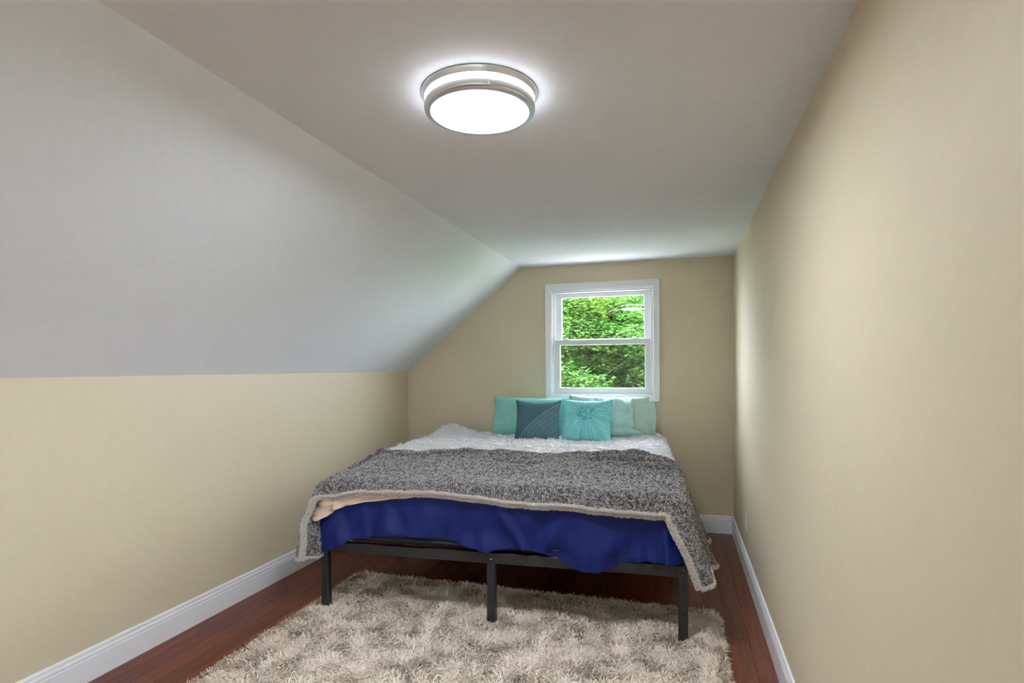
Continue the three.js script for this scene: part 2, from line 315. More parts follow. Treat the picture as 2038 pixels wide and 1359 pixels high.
// path round the foot of the mattress: left side, foot, right side
const PER = (() => {
  const xl = 0.035, xr = 1.955, df = 0.008, r = 0.055, side = 1.97 - r, front = xr - xl - 2 * r, arc = r * Math.PI / 2;
  const total = side * 2 + front + arc * 2;
  return {
    total, leftCorner: side + arc / 2, s0: side + arc - (xl + r), rightCorner: side + arc * 1.5 + front,
    at(t) {                                                   // -> s, d, outward normal (s, d)
      if (t < side) return [xl, df + r + side - t, -1, 0];
      t -= side; if (t < arc) { const a = t / r; return [xl + r - r * Math.cos(a), df + r - r * Math.sin(a), -Math.cos(a), -Math.sin(a)]; }
      t -= arc; if (t < front) return [xl + r + t, df, 0, -1];
      t -= front; if (t < arc) { const a = t / r; return [xr - r + r * Math.sin(a), df + r - r * Math.cos(a), Math.sin(a), -Math.cos(a)]; }
      t -= arc; return [xr, df + r + t, 1, 0];
    },
  };
})();
function hang(t0, t1, nt, nv, { top, inset, bottom, out, thick, lift = 0 }) {   // cloth laid over the edge of the mattress and hanging down
  return sheet(nt, nv, (u, v) => {
    const t = lerp(t0, t1, u), [s, d, ns, nd] = PER.at(t);
    const r = 0.045;
    let y, o; const arc = r * Math.PI / 2, yb = bottom(t), L = inset + arc + Math.max(0.002, top - r - yb), q = v * L;
    if (q < inset) { y = top; o = -r - (inset - q); } else if (q < inset + arc) { const a = (q - inset) / r; y = top - r + r * Math.cos(a); o = -r + r * Math.sin(a); } else { y = top - r - (q - inset - arc); o = 0; }
    const drop = clamp((top - y) / 0.3);
    o += lift + out(t, drop, y);
    return [s + ns * o, y, -(d + nd * o)];
  }, thick, [(t1 - t0) * 4, 2]);
}
{
  // navy sheet hanging at the foot
  const t = bedThing('navy_sheet', 'deep blue bed sheet hanging in loose folds over the foot of the mattress', 'sheet');
  const yb = curve([[-0.9, 0.36], [-0.2, 0.34], [-0.06, 0.33], [0.0, 0.325], [0.045, 0.33], [0.075, 0.352], [0.12, 0.375], [0.2, 0.415], [0.375, 0.452], [0.55, 0.463], [0.7, 0.455], [0.82, 0.44], [0.9, 0.41], [0.98, 0.402], [1.06, 0.418], [1.18, 0.428], [1.27, 0.408], [1.38, 0.372], [1.47, 0.345], [1.54, 0.343], [1.61, 0.362], [1.68, 0.39], [1.78, 0.402], [1.9, 0.402], [2.1, 0.4], [3, 0.4]]);
  const S = (x) => x - PER.s0;
  const out = (tt, w) => {
    const s = S(tt);
    let o = 0.018 + 0.024 * w * (n2(s * 3.1, w * 0.8) + 0.6 * n2(s * 7 + 3, w * 1.2));
    o += 0.03 * w * w * gauss(s, 1.5, 0.1) + 0.026 * w * gauss(s + 0.1 * w, 0.92, 0.045) + 0.03 * w * gauss(s - 0.2 * w, 0.98, 0.035) + 0.034 * w * gauss(s + 0.18 * w, 1.45, 0.04) - 0.024 * w * gauss(s, 1.27, 0.06);
    o += smooth(1.55, 1.72, s) * 0.017 * w * Math.sin(TAU * s / 0.062 + 1.2 * Math.sin(s * 9)) * (0.5 + 0.5 * n2(s * 5, 4));
    o += 0.026 * w * gauss(s, 0.42, 0.045) + 0.024 * w * gauss(s - 0.03 * w, 0.26, 0.03) + 0.022 * w * gauss(s + 0.05 * w, 0.64, 0.05);
    o *= 1 - 0.75 * smooth(1.9, 2.0, s);
    return o + 0.06 * smooth(0.12, 0.0, s) * smooth(0.4, -0.05, Math.abs(s)) * w;
  };
  const satin = new THREE.MeshPhysicalMaterial({ color: lin(0.006, 0.016, 0.13), roughness: 0.55, specularIntensity: 0.5 });
  part('fabric', hang(PER.s0 - 0.4, PER.s0 + 2.3, 480, 70, { top: 0.7165, inset: 0.1, bottom: (x) => yb(S(x)) + 0.004 * n2(S(x) * 14, 1), out, thick: 0.0022 }), satin, t);
}
{
  const t = bedThing('peach_sheet', 'crumpled peach flat sheet peeking out between navy sheet and grey blanket', 'sheet');
  const yb = curve([[-0.6, 0.45], [-0.1, 0.5], [-0.02, 0.515], [0.025, 0.53], [0.06, 0.522], [0.09, 0.56], [0.13, 0.59], [0.2, 0.615], [0.32, 0.638], [0.5, 0.662], [0.7, 0.69], [0.78, 0.7], [2.5, 0.7]]);
  const S = (x) => x - PER.s0;
  const out = (tt, w) => { const s = S(tt); return 0.04 + 0.05 * w * (Math.sin(s * 62 + 3 * n2(s * 6, 2)) * 0.5 * smooth(0.4, 0.0, s) + 0.7 * n2(s * 11 + w * 6, w * 9)) + 0.05 * smooth(0.3, 0.03, s) * w; };
  part('fabric', hang(PER.s0 - 0.35, PER.s0 + 0.84, 260, 44, { top: 0.7225, inset: 0.1, bottom: (x) => yb(S(x)), out, thick: 0.002 }), mat({ color: lin(0.66, 0.5, 0.38), roughness: 0.85, bumpMap: weave, bumpScale: 0.0003 }), t);
}
{
  const t = bedThing('cream_sheet', 'cream sheet hanging over the mattress side next to the tall beige wall', 'sheet');
  const t0 = PER.rightCorner + 0.35, out = (tt, w) => 0.014 + 0.016 * w + 0.009 * w * Math.sin(tt * 42 + 2 * n2(tt * 3, 8)) + 0.006 * n2(tt * 7, w * 2);
  part('fabric', hang(t0, PER.total - 0.02, 160, 34, { top: 0.7245, inset: 0.12, bottom: (x) => 0.44 + 0.02 * n2(x * 3, 5), out, thick: 0.002 }), mat({ color: lin(0.68, 0.64, 0.47), roughness: 0.85 }), t);
}

// ------------------------------------------------------------------ tufts shared by the shaggy things
function bladeGeo(list) {                                     // a few bent, tapering strands that grow from one root
  const pos = [], idx = [];
  for (const [ang, lean, len, wid, bx, bz] of list) {
    const c = Math.cos(ang), s = Math.sin(ang), b0 = pos.length / 3, seg = 3;
    for (let k = 0; k <= seg; k++) {
      const f = k / seg, r = lean * len * f * (0.35 + 0.65 * f) / Math.max(1, lean * 0.9), y = len * (f - (0.2 + 0.12 * lean) * lean * f * f) / (1 + 0.15 * lean), w = wid * (1 - 0.7 * f * f) / 2;
      pos.push(bx + c * r - s * w, y, bz + s * r + c * w, bx + c * r + s * w, y, bz + s * r - c * w);
      if (k) { const a = b0 + 2 * k - 2; idx.push(a, a + 1, a + 2, a + 1, a + 3, a + 2); }
    }
  }
  const g = new THREE.BufferGeometry(); g.setAttribute('position', new THREE.Float32BufferAttribute(pos, 3)); g.setIndex(idx);
  g.computeVertexNormals(); return g;
}
function stuffOn(name, geometry, material, parent, list) {    // list of [Matrix4, Color]
  const m = new THREE.InstancedMesh(geometry, material, list.length); m.name = name; m.userData.kind = 'stuff'; m.castShadow = m.receiveShadow = true;
  list.forEach(([a, c], i) => { m.setMatrixAt(i, a); m.setColorAt(i, c); }); parent.add(m); return m;
}
const UPV = new THREE.Vector3(0, 1, 0);
function place(p, normal, spin, scale, tall = 1) {
  const q = new THREE.Quaternion().setFromUnitVectors(UPV, normal).multiply(new THREE.Quaternion().setFromAxisAngle(UPV, spin));
  return new THREE.Matrix4().compose(p, q, new THREE.Vector3(scale, scale * tall, scale));
}
function frame(fn, u, v, e = 0.003) {                         // point and normal of a parametric surface
  const p = new THREE.Vector3(...fn(u, v)), a = new THREE.Vector3(...fn(u + e, v)).sub(new THREE.Vector3(...fn(u - e, v))), b = new THREE.Vector3(...fn(u, v + e)).sub(new THREE.Vector3(...fn(u, v - e)));
  return [p, a.clone().cross(b).normalize(), a.length() * b.length() / (4 * e * e)];
}

// ------------------------------------------------------------------ white fluffy comforter on the head end
const topY = (s, d) => 0.735 + 0.05 * smooth(0.0, 0.55, d) + 0.012 * Math.sin(Math.PI * clamp(s / 1.98));
{
  const t = bedThing('comforter', 'white fluffy comforter with shaggy bands and ruffles across the head of the bed', 'comforter');
  const W = 1.985, aL = -0.3, aR = W + 0.2, r = 0.07;
  const surf = (u, v) => {
    const a = lerp(aL, aR, u), d = lerp(0.5, 2.0, v), sl = 0.05, sr = 1.9;
    let s = a, down = 0, q = 0;
    if (a < sl) { q = sl - a; const th = Math.min(q / r, Math.PI / 2); s = sl - r * Math.sin(th); down = r * (1 - Math.cos(th)) + Math.max(0, q - r * Math.PI / 2); s -= 0.12 * Math.max(0, q - 0.1); }
    if (a > sr) { q = a - sr; const th = Math.min(q / r, Math.PI / 2); s = sr + r * Math.sin(th); down = r * (1 - Math.cos(th)) + Math.max(0, q - r * Math.PI / 2); s += 0.1 * Math.max(0, q - 0.08); }
    let y = topY(s, d) - down;
    y += 0.009 * n2(s * 5, d * 16) + 0.006 * n2(s * 17 + 4, d * 26) + 0.008 * Math.abs(Math.sin(d * TAU / 0.19 + 1.3 * n2(s * 2.2, d))) * (0.4 + 0.6 * clamp(n2(s * 2.1 + 9, d * 2) + 0.5));
    y += 0.058 * gauss(s, 0.1, 0.16) * gauss(d, 1.98, 0.16) + 0.018 * gauss(s, 1.86, 0.12) * gauss(d, 1.95, 0.18);
    y -= 0.024 * (1 - smooth(0.62, 0.78, d)); y -= 0.014 * smooth(1.3, 1.6, d) * smooth(0.2, 0.45, s) * smooth(1.85, 1.6, s);
    return [s + 0.008 * n2(d * 8, down * 9) * (down > 0.02 ? 1 : 0), y, -d];
  };
  part('cover', sheet(190, 130, surf, 0.028, [3, 2]), mat({ color: lin(0.94, 0.93, 0.95), roughness: 0.95 }), t);
  const rand = rng(77), tuft = bladeGeo([0, 1.2, 2.5, 3.8, 5.1].map((a, i) => [a, 0.85 + 0.14 * i, 0.012 + 0.003 * (i % 3), 0.0046, 0.002 * Math.cos(a), 0.002 * Math.sin(a)]));
  const list = [];
  for (let k = 0; k < 19000; k++) {
    const u = rand(), v = rand(), d = lerp(0.5, 2.0, v), s = lerp(aL, aR, u), band = 0.5 + 0.5 * Math.sin(d * TAU / 0.14 + 0.8 * n2(s * 1.5, d)), keep = smooth(0.3, 0.75, band + 0.35 * n2(s * 3, d * 9)) + smooth(1.6, 1.9, d) * 0.6;
    if (rand() > 0.12 + 0.9 * keep) continue;
    const [p, n] = frame(surf, u, v); n.x += (rand() - 0.5) * 0.7; n.z += (rand() - 0.5) * 0.7; n.normalize();
    const c = 0.9 + 0.1 * rand();
    list.push([place(p, n, rand() * TAU, 0.7 + rand() * 0.7), lin(0.98 * c, 0.97 * c, 0.99 * c)]);
  }
  stuffOn('fleece', tuft, mat({ roughness: 1, side: THREE.DoubleSide }), t, list);
  // satin ruffles lying in waves on the shag
  const satin = mat({ color: lin(0.86, 0.84, 0.82), roughness: 0.55 });
  for (const [s0, s1, d0, amp, seed] of [[0.3, 0.9, 1.05, 0.02, 1], [0.62, 1.25, 0.93, 0.028, 2], [1.1, 1.6, 1.12, 0.014, 3], [0.2, 0.65, 1.28, 0.016, 4], [0.75, 1.2, 1.3, 0.02, 5]]) {
    const g = sheet(70, 6, (u, v) => {
      const s = lerp(s0, s1, u), d = d0 + 0.03 * Math.sin(u * 9 + seed) + (v - 0.5) * 0.045, base = surf((s - aL) / (aR - aL), (d - 0.5) / 1.5);
      return [s, base[1] + 0.006 + amp * Math.sin(Math.PI * v) * (0.45 + 0.55 * Math.sin(u * 22 + seed * 2)) * Math.sin(Math.PI * clamp(u * 8)) * Math.sin(Math.PI * clamp((1 - u) * 8 > 0.5 ? 0.5 : (1 - u) * 8)), -d];
    }, 0.0016);
    part('ruffle', g, satin, t);
  }
}

// ------------------------------------------------------------------ grey sherpa throw across the foot end
{
  const t = bedThing('sherpa_blanket', 'frosted grey sherpa blanket with cream edging draped across the foot of the bed', 'blanket');
  const aL = -0.41, aR = 2.45, SL = 0.075, SR = 1.855, r = 0.085;
  const fo = curve([[-0.2, 0.16], [0, 0.135], [0.1, 0.115], [0.26, 0.09], [0.45, 0.078], [0.67, 0.072], [0.86, 0.088], [1.06, 0.106], [1.45, 0.115], [1.84, 0.125], [2.3, 0.13]]);
  const bb = (a) => 0.585 + 0.125 * smooth(0.1, 1.0, a);
  const surf = (u, v) => {
    const a = lerp(aL, aR, u), b = lerp(-fo(a), bb(a), v);
    const rf = 0.05, f = Math.max(0, -b);
    let s = a, d = b, down = 0, q = 0, side = 0;
    const thf = Math.min(f / rf, Math.PI / 2), fd = rf * (1 - Math.cos(thf)) + Math.max(0, f - rf * Math.PI / 2), fdist = rf * Math.sin(thf);
    if (a < SL) {
      q = SL - a; side = -1; const th = Math.min(q / r, Math.PI / 2), h = Math.max(0, q - r * Math.PI / 2);
      s = SL - r * Math.sin(th); down = r * (1 - Math.cos(th)) + h * 0.97;
      const w = clamp(h / 0.32);
      // plan of the hanging folds: the front edge turns outward, then doubles back
      const pl = 0.075 * w * Math.sin(TAU * (b + 0.17) / 0.235) * Math.exp(-Math.max(0, b) * 1.2);
      s -= 0.035 * w + pl * 0.72; s -= 0.02 * gauss(down, 0.22, 0.07); s += 0.04 * smooth(0.1, 0.3, b) * (1 - w);
    }
    if (a > SR) {
      side = 1; q = (a - SR) * (0.47 + 0.13 * smooth(-0.02, 0.3, b)) / 0.6;
      const k = smooth(-0.08, 0.3, b), k1 = smooth(-0.1, 0.1, b), rx = lerp(0.035, 0.15, k1), ry = lerp(0.03, 0.1, k1), ql = 0.785 * (rx + ry), th = Math.min(q / ql, 1) * Math.PI / 2, h = Math.max(0, q - ql), w = clamp(h / 0.4);
      s = SR + rx * Math.sin(th) + h * lerp(0.37, 0.25, k); down = ry * (1 - Math.cos(th)) + h * 0.91;
      s += 0.042 * w * Math.cos(TAU * (b + 0.05) / 0.33) + 0.01 * w * n2(b * 9, h * 3); d += 0.02 * w * Math.sin(b * 16);
    }
    const mix = side ? Math.exp(-q / (side > 0 ? 0.3 : 0.14)) : 1;
    let y = topY(s, Math.max(0, b)) + 0.013 + 0.011 * smooth(0.35, 0.6, b) - down - fd * mix;
    d = b >= 0 ? b : lerp(b * 0.45 - 0.03 * (1 - Math.exp(f * -40)), -fdist, mix);
    const top = 1 - clamp(down / 0.08);
    const wr = smooth(0.3, 0.58, d + 0.05 * n2(s * 1.7, 3)) * top;
    y += wr * (0.036 * Math.sin(d * TAU / 0.14 + 3.4 * n2(s * 1.1, d * 1.2)) * (0.45 + 0.55 * n2(s * 1.6 + 3, d * 2)) + 0.008 * n2(s * 3.5, d * 20));
    y += top * (0.006 * n2(s * 2.5, d * 4) + 0.003 * n2(s * 8, d * 9)) + 0.006 * top * gauss(s, 0.35, 0.12) * gauss(d, 0.0, 0.08);
    return [s, y, -d];
  };
  const dark = mat({ color: lin(0.115, 0.104, 0.106), roughness: 1 });
  part('cloth', sheet(260, 90, surf, 0.01, [3, 1]), dark, t);
  // curled pile: pale tips over a dark ground
  const rand = rng(31), curlGeo = [];
  for (let k = 0; k < 3; k++) {
    const a = rand() * TAU, pts = [[-0.0062, 0.0005, 0.001 * k], [-0.003, 0.0042, 0.0018 - 0.0012 * k], [0.001, 0.0052, -0.0016 + 0.001 * k], [0.0046, 0.004, 0.0012], [0.0062, 0.001, 0.0004]];
    curlGeo.push(tube(pts, 0.00125, 6, 4));
  }
  const lists = [[], [], []], N = 78000;
  for (let k = 0; k < N; k++) {
    const u = rand(), v = rand(), [p, n] = frame(surf, u, v, 0.002), g = rand();
    const c = g < 0.62 ? lerp(0.32, 0.56, rand()) : lerp(0.08, 0.18, rand());
    n.x += (rand() - 0.5) * 0.5; n.z += (rand() - 0.5) * 0.5; n.normalize();
    lists[k % 3].push([place(p, n, rand() * TAU, 0.8 + 0.6 * rand()), lin(c, c * 0.955, c * 0.945)]);
  }
  for (let k = 0; k < 16000; k++) {                           // the reverse, where the hanging ends show it
    const left = rand() < 0.6, u = left ? rand() * 0.2 : 0.78 + rand() * 0.22, v = rand() * 0.6, [p, n] = frame(surf, u, v, 0.002), c = rand() < 0.62 ? lerp(0.32, 0.56, rand()) : lerp(0.08, 0.18, rand());
    n.negate(); p.addScaledVector(n, 0.0102); n.x += (rand() - 0.5) * 0.5; n.z += (rand() - 0.5) * 0.5; n.normalize();
    lists[k % 3].push([place(p, n, rand() * TAU, 0.8 + 0.6 * rand()), lin(c, c * 0.955, c * 0.945)]);
  }
  const pile = mat({ roughness: 1 });
  for (let k = 0; k < 3; k++) stuffOn('pile', curlGeo[k], pile, t, lists[k]);
  // cream edging all round, rolled to both faces
  const edge = [], push = (u, v) => { const p = surf(u, v); edge.push([p[0], p[1] - 0.004, p[2]]); };
  for (let i = 0; i <= 150; i++) push(i / 150, 0);
  const hemTex = noiseTex(256, (x, y) => 0.5 + 0.5 * loop(x, y, 46), false, [1, 1]);
  const hemMat = mat({ color: lin(0.8, 0.74, 0.68), roughness: 1, bumpMap: hemTex, bumpScale: 0.004 });
  const hemTube = (pts, rad, seg, flat) => { const g = tube(pts, rad, seg, 9); const uv = g.attributes.uv; for (let i = 0; i < uv.count; i++) uv.setXY(i, uv.getX(i) * seg * 0.12, uv.getY(i)); return g; };
  const hems = [];
  hems.push(edge.map((p) => p));
  const back = []; for (let i = 0; i <= 150; i++) { const p = surf(i / 150, 1); back.push([p[0], p[1], p[2]]); }
  const left = [], right = []; for (let j = 0; j <= 40; j++) { const p = surf(0, j / 40), q = surf(1, j / 40); left.push([p[0], p[1] - 0.004, p[2]]); right.push([q[0], q[1] - 0.004, q[2]]); }
  const nameOf = ['edging', 'edging', 'edging', 'edging'];
  const under = edge.map(([x, y, z], i) => { const u = i / 150, o = 0.014 * smooth(0.16, 0.2, u) * smooth(0.86, 0.8, u); return [x + 0.013 * smooth(0.2, 0.13, u) - 0.013 * smooth(0.8, 0.86, u), y - 0.005 - o, z - 0.008]; });
  [[hems[0], 0.0115, 300], [left, 0.0115, 80], [right, 0.0125, 80], [under, 0.0085, 300]].forEach(([pts, rad, seg], i) => {
    const h = part(nameOf[i], hemTube(pts, rad, seg), hemMat, t); h.userData.label = 'cream fleece edging';
    const fz = [], tf = bladeGeo([[0, 0.6, 0.006, 0.0022, 0, 0], [2.1, 0.6, 0.005, 0.0022, 0, 0], [4.2, 0.5, 0.006, 0.0022, 0, 0]]);
    const cu = new THREE.CatmullRomCurve3(pts.map((p) => new THREE.Vector3(...p))), len = cu.getLength(), count = Math.floor(len * 1700);
    for (let k = 0; k < count; k++) {
      const f = rand(), p = cu.getPoint(f), tan = cu.getTangent(f), dir = new THREE.Vector3(rand() - 0.5, rand() - 0.5, rand() - 0.5); dir.addScaledVector(tan, -dir.dot(tan)).normalize();
      const c = lerp(0.66, 0.95, rand()) * (rand() < 0.12 ? 0.35 : 1); p.addScaledVector(dir, rad * 0.9);
      fz.push([place(p, dir, rand() * TAU, 0.8 + 0.5 * rand()), lin(c, c * 0.94, c * 0.88)]);
    }
    stuffOn('edging_fleece', tf, mat({ roughness: 1, side: THREE.DoubleSide }), h, fz);
  });
}

// ------------------------------------------------------------------ pillows
function pillowGeo(w, h, th, { nx = 60, ny = 44, pinch = 0.07, wrinkle = 0.006, seed = 0, p = 0.5, sag = 0 } = {}) {
  const make = (sgn) => {
    const pos = [], uv = [], idx = [];
    for (let j = 0; j <= ny; j++) for (let i = 0; i <= nx; i++) {
      const x = Math.sin((i / nx - 0.5) * Math.PI), y = Math.sin((j / ny - 0.5) * Math.PI);
      const ex = 1 - pinch * (1 - y * y) * x * x, ey = 1 - pinch * 1.3 * (1 - x * x) * y * y;
      const m = Math.pow(Math.max(0, 1 - x * x), p) * Math.pow(Math.max(0, 1 - y * y), p), belly = 1 + sag * -y * 0.5;
      const X = x * ex * w / 2, Y = y * ey * h / 2;
      const wr = wrinkle * (n3(X * 9 + seed, Y * 9, sgn) + 0.6 * n3(X * 22 + seed, Y * 14, 5 * sgn)) * Math.pow(m, 0.6);
      pos.push(X, Y, sgn * (th / 2 * m * belly + wr) + (m < 0.001 ? 0 : 0)); uv.push((x * ex + 1) / 2, (y * ey + 1) / 2);
    }
    for (let j = 0; j < ny; j++) for (let i = 0; i < nx; i++) {
      const a = j * (nx + 1) + i, b = a + 1, c = a + nx + 1, d = c + 1;
      if (sgn > 0) idx.push(a, b, c, b, d, c); else idx.push(a, c, b, b, c, d);
    }
    const g = new THREE.BufferGeometry(); g.setAttribute('position', new THREE.Float32BufferAttribute(pos, 3)); g.setAttribute('uv', new THREE.Float32BufferAttribute(uv, 2)); g.setIndex(idx); g.computeVertexNormals(); return g;
  };
  return [make(1), make(-1)];
}
function seamGeo(w, h, pinch, rad) {
  const pts = []; const P = (x, y) => pts.push([x * (1 - pinch * (1 - y * y) * x * x) * w / 2, y * (1 - pinch * 1.3 * (1 - x * x) * y * y) * h / 2, 0]);
  for (let k = 0; k < 14; k++) P(-1 + k / 7, -1); for (let k = 0; k < 14; k++) P(1, -1 + k / 7); for (let k = 0; k < 14; k++) P(1 - k / 7, 1); for (let k = 0; k < 14; k++) P(-1, 1 - k / 7);
  return tube(pts, rad, 220, 6, true);
}
function canvasTex(w, h, draw) {
  const c = document.createElement('canvas'); c.width = w; c.height = h; draw(c.getContext('2d'), w, h);
  const t = new THREE.CanvasTexture(c); t.colorSpace = THREE.SRGBColorSpace; t.anisotropy = 8; return t;
}
function pillow(name, label, category, pos, [tilt, turn, roll], w, h, th, opt, face, back, group) {
  const t = thing(name, label, category, pos, 0, group); t.rotation.set(0, 0, 0);
  const b = new THREE.Group(); b.rotation.order = 'YXZ';
  t.rotation.order = 'YXZ'; t.rotation.set(-tilt, turn, roll);
  const [f, k] = pillowGeo(w, h, th, opt);
  for (const g of [f, k]) g.translate(0, h / 2, 0);
  part('front_panel', f, face, t); part('back_panel', k, back, t);
  part('seam', seamGeo(w, h, opt.pinch ?? 0.07, opt.seam ?? 0.0018).translate(0, h / 2, 0), back, t);
  return t;
}
{
  const cloth = (c, rough = 0.8) => mat({ color: c, roughness: rough, bumpMap: weave, bumpScale: 0.0004 });
  const teal = cloth(lin(0.22, 0.52, 0.46)), mint = cloth(lin(0.45, 0.64, 0.58), 0.7);
  // two sleeping pillows against the wall
  pillow('bed_pillow', 'plain sea-green bed pillow behind the dark teal cushion', 'pillow', [-1.215, 0.775, -4.575], [0.24, 0.07, -0.025], 0.66, 0.345, 0.17, { seed: 3, pinch: 0.05, wrinkle: 0.006, p: 0.42 }, teal, teal);
  const m = pillow('bed_pillow', 'pale mint bed pillow in a creased pillowcase with an open end', 'pillow', [-0.565, 0.785, -4.64], [0.2, 0.05, -0.02], 0.66, 0.345, 0.16, { seed: 8, pinch: 0.05, wrinkle: 0.02, p: 0.4, nx: 90, ny: 60 }, mint, mint);
  // the empty end of the pillowcase: a flat sleeve that gapes
  const sleeve = (sgn) => sheet(24, 30, (u, v) => {
    const x = 0.21 + u * 0.165, y = 0.012 + v * (0.325 - 0.03 * u * v), gape = 0.028 * Math.sin(Math.PI * v) * (0.75 + 0.7 * u) + 0.004 * n2(v * 5 + sgn, u * 3);
    return [x + 0.014 * Math.sin(v * 3.3), y + 0.006 * u * (1 - 2 * v), sgn * (gape + 0.062 * (1 - u) * Math.pow(Math.sin(Math.PI * v), 0.7)) + 0.0015 * sgn];
  }, 0.0015 * sgn);
  part('pillowcase_end', sleeve(1), mint, m); part('pillowcase_end', sleeve(-1), mint, m);
  part('pillowcase_hem', tube([...Array(12)].map((_, i) => [0.208 + 0.013 * Math.sin(i / 11 * 3.3), 0.02 + i / 11 * 0.31, 0.071 * Math.pow(Math.sin(Math.PI * (0.04 + 0.92 * i / 11)), 0.6)]), 0.002, 40, 6), mint, m);

  // dark teal cushion with stitched arcs
  const stitched = canvasTex(1024, 1024, (g, w, h) => {
    g.fillStyle = '#3c6470'; g.fillRect(0, 0, w, h);
    for (let k = 0; k < 17; k++) {
      const o = k * 56;
      g.strokeStyle = k % 2 ? '#a9d8dc' : '#c9ebec'; g.lineWidth = 8; g.setLineDash([26, 7 + (k % 3)]); g.lineDashOffset = k * 7;
      g.beginPath(); g.moveTo(90 + o * 1.02, 1010); g.quadraticCurveTo(430 + o * 0.8, 470 + o * 0.62, 1015, 90 + o * 0.98); g.stroke();
      g.setLineDash([]); g.strokeStyle = 'rgba(36,74,92,0.55)'; g.lineWidth = 7;
      g.beginPath(); g.moveTo(110 + o * 1.02, 1015); g.quadraticCurveTo(450 + o * 0.8, 490 + o * 0.62, 1020, 110 + o * 0.98); g.stroke();
    }
  });
  pillow('throw_cushion', 'square dark teal cushion with pale stitched arcs across one corner', 'cushion', [-1.085, 0.772, -4.318], [0.26, 0.03, 0.0], 0.368, 0.335, 0.13, { seed: 14, pinch: 0.085, wrinkle: 0.003, p: 0.45, seam: 0.003 },
    mat({ map: stitched, roughness: 0.62 }), cloth(lin(0.045, 0.115, 0.145)));
  // aqua cushion with an outlined blossom
  const bloom = canvasTex(1024, 1024, (g, w, h) => {
    const rand = rng(9); g.fillStyle = '#84d6d8'; g.fillRect(0, 0, w, h);
    const cx = 500, cy = 340; g.lineCap = 'round';
    const petal = (ang, len, wid, fill) => {
      const c = Math.cos(ang), s = Math.sin(ang), X = (t, o) => [cx + c * t - s * o, cy + s * t + c * o];
      const [ax, ay] = X(90, 0), [bx, by] = X(len, (rand() - 0.5) * 40), [p1, q1] = X(len * 0.5, wid), [p2, q2] = X(len * 0.5, -wid), [p3, q3] = X(len * 0.9, wid * 1.1), [p4, q4] = X(len * 0.9, -wid * 1.1);
      g.beginPath(); g.moveTo(ax, ay); g.bezierCurveTo(p1, q1, p3, q3, bx, by); g.bezierCurveTo(p4, q4, p2, q2, ax, ay);
      if (fill) { g.fillStyle = fill; g.fill(); } g.stroke();
      g.lineWidth = 3; for (const o of [0.1]) { const [m1, m2] = X(len * 0.6, wid * o * 1.5), [e1, e2] = X(len * 0.86, wid * o * 0.8); g.beginPath(); g.moveTo(ax, ay); g.quadraticCurveTo(m1, m2, e1, e2); g.stroke(); }
    };
    for (let k = 0; k < 19; k++) { g.strokeStyle = k % 3 ? '#35808e' : '#3c7b88'; g.lineWidth = 5; const a = k / 19 * TAU + 0.09 * (rand() - 0.5); petal(a, 430 + 190 * Math.max(0, Math.sin(a)) + rand() * 130, 38 + rand() * 20, k % 4 === 1 ? '#7bcdd0' : k % 5 === 2 ? '#8fdcdd' : null); }
    g.lineWidth = 7;
    for (let k = 0; k < 34; k++) { const a = rand() * TAU, q = 150 * Math.sqrt(rand()); g.fillStyle = k % 3 ? '#7fd0d3' : '#58aeb7'; g.strokeStyle = '#2f8795'; g.beginPath(); g.arc(cx + q * Math.cos(a) * 1.1, cy + q * Math.sin(a), 20 + rand() * 20, 0, TAU); g.fill(); g.stroke(); }
  });
  const aqua = pillow('throw_cushion', 'square aqua cushion printed with a large outlined flower', 'cushion', [-0.695, 0.77, -4.345], [0.25, 0.03, -0.012], 0.395, 0.35, 0.135, { seed: 21, pinch: 0.08, wrinkle: 0.007, p: 0.44, seam: 0.0026 },
    mat({ map: bloom, roughness: 0.68 }), cloth(lin(0.17, 0.5, 0.53)));
}

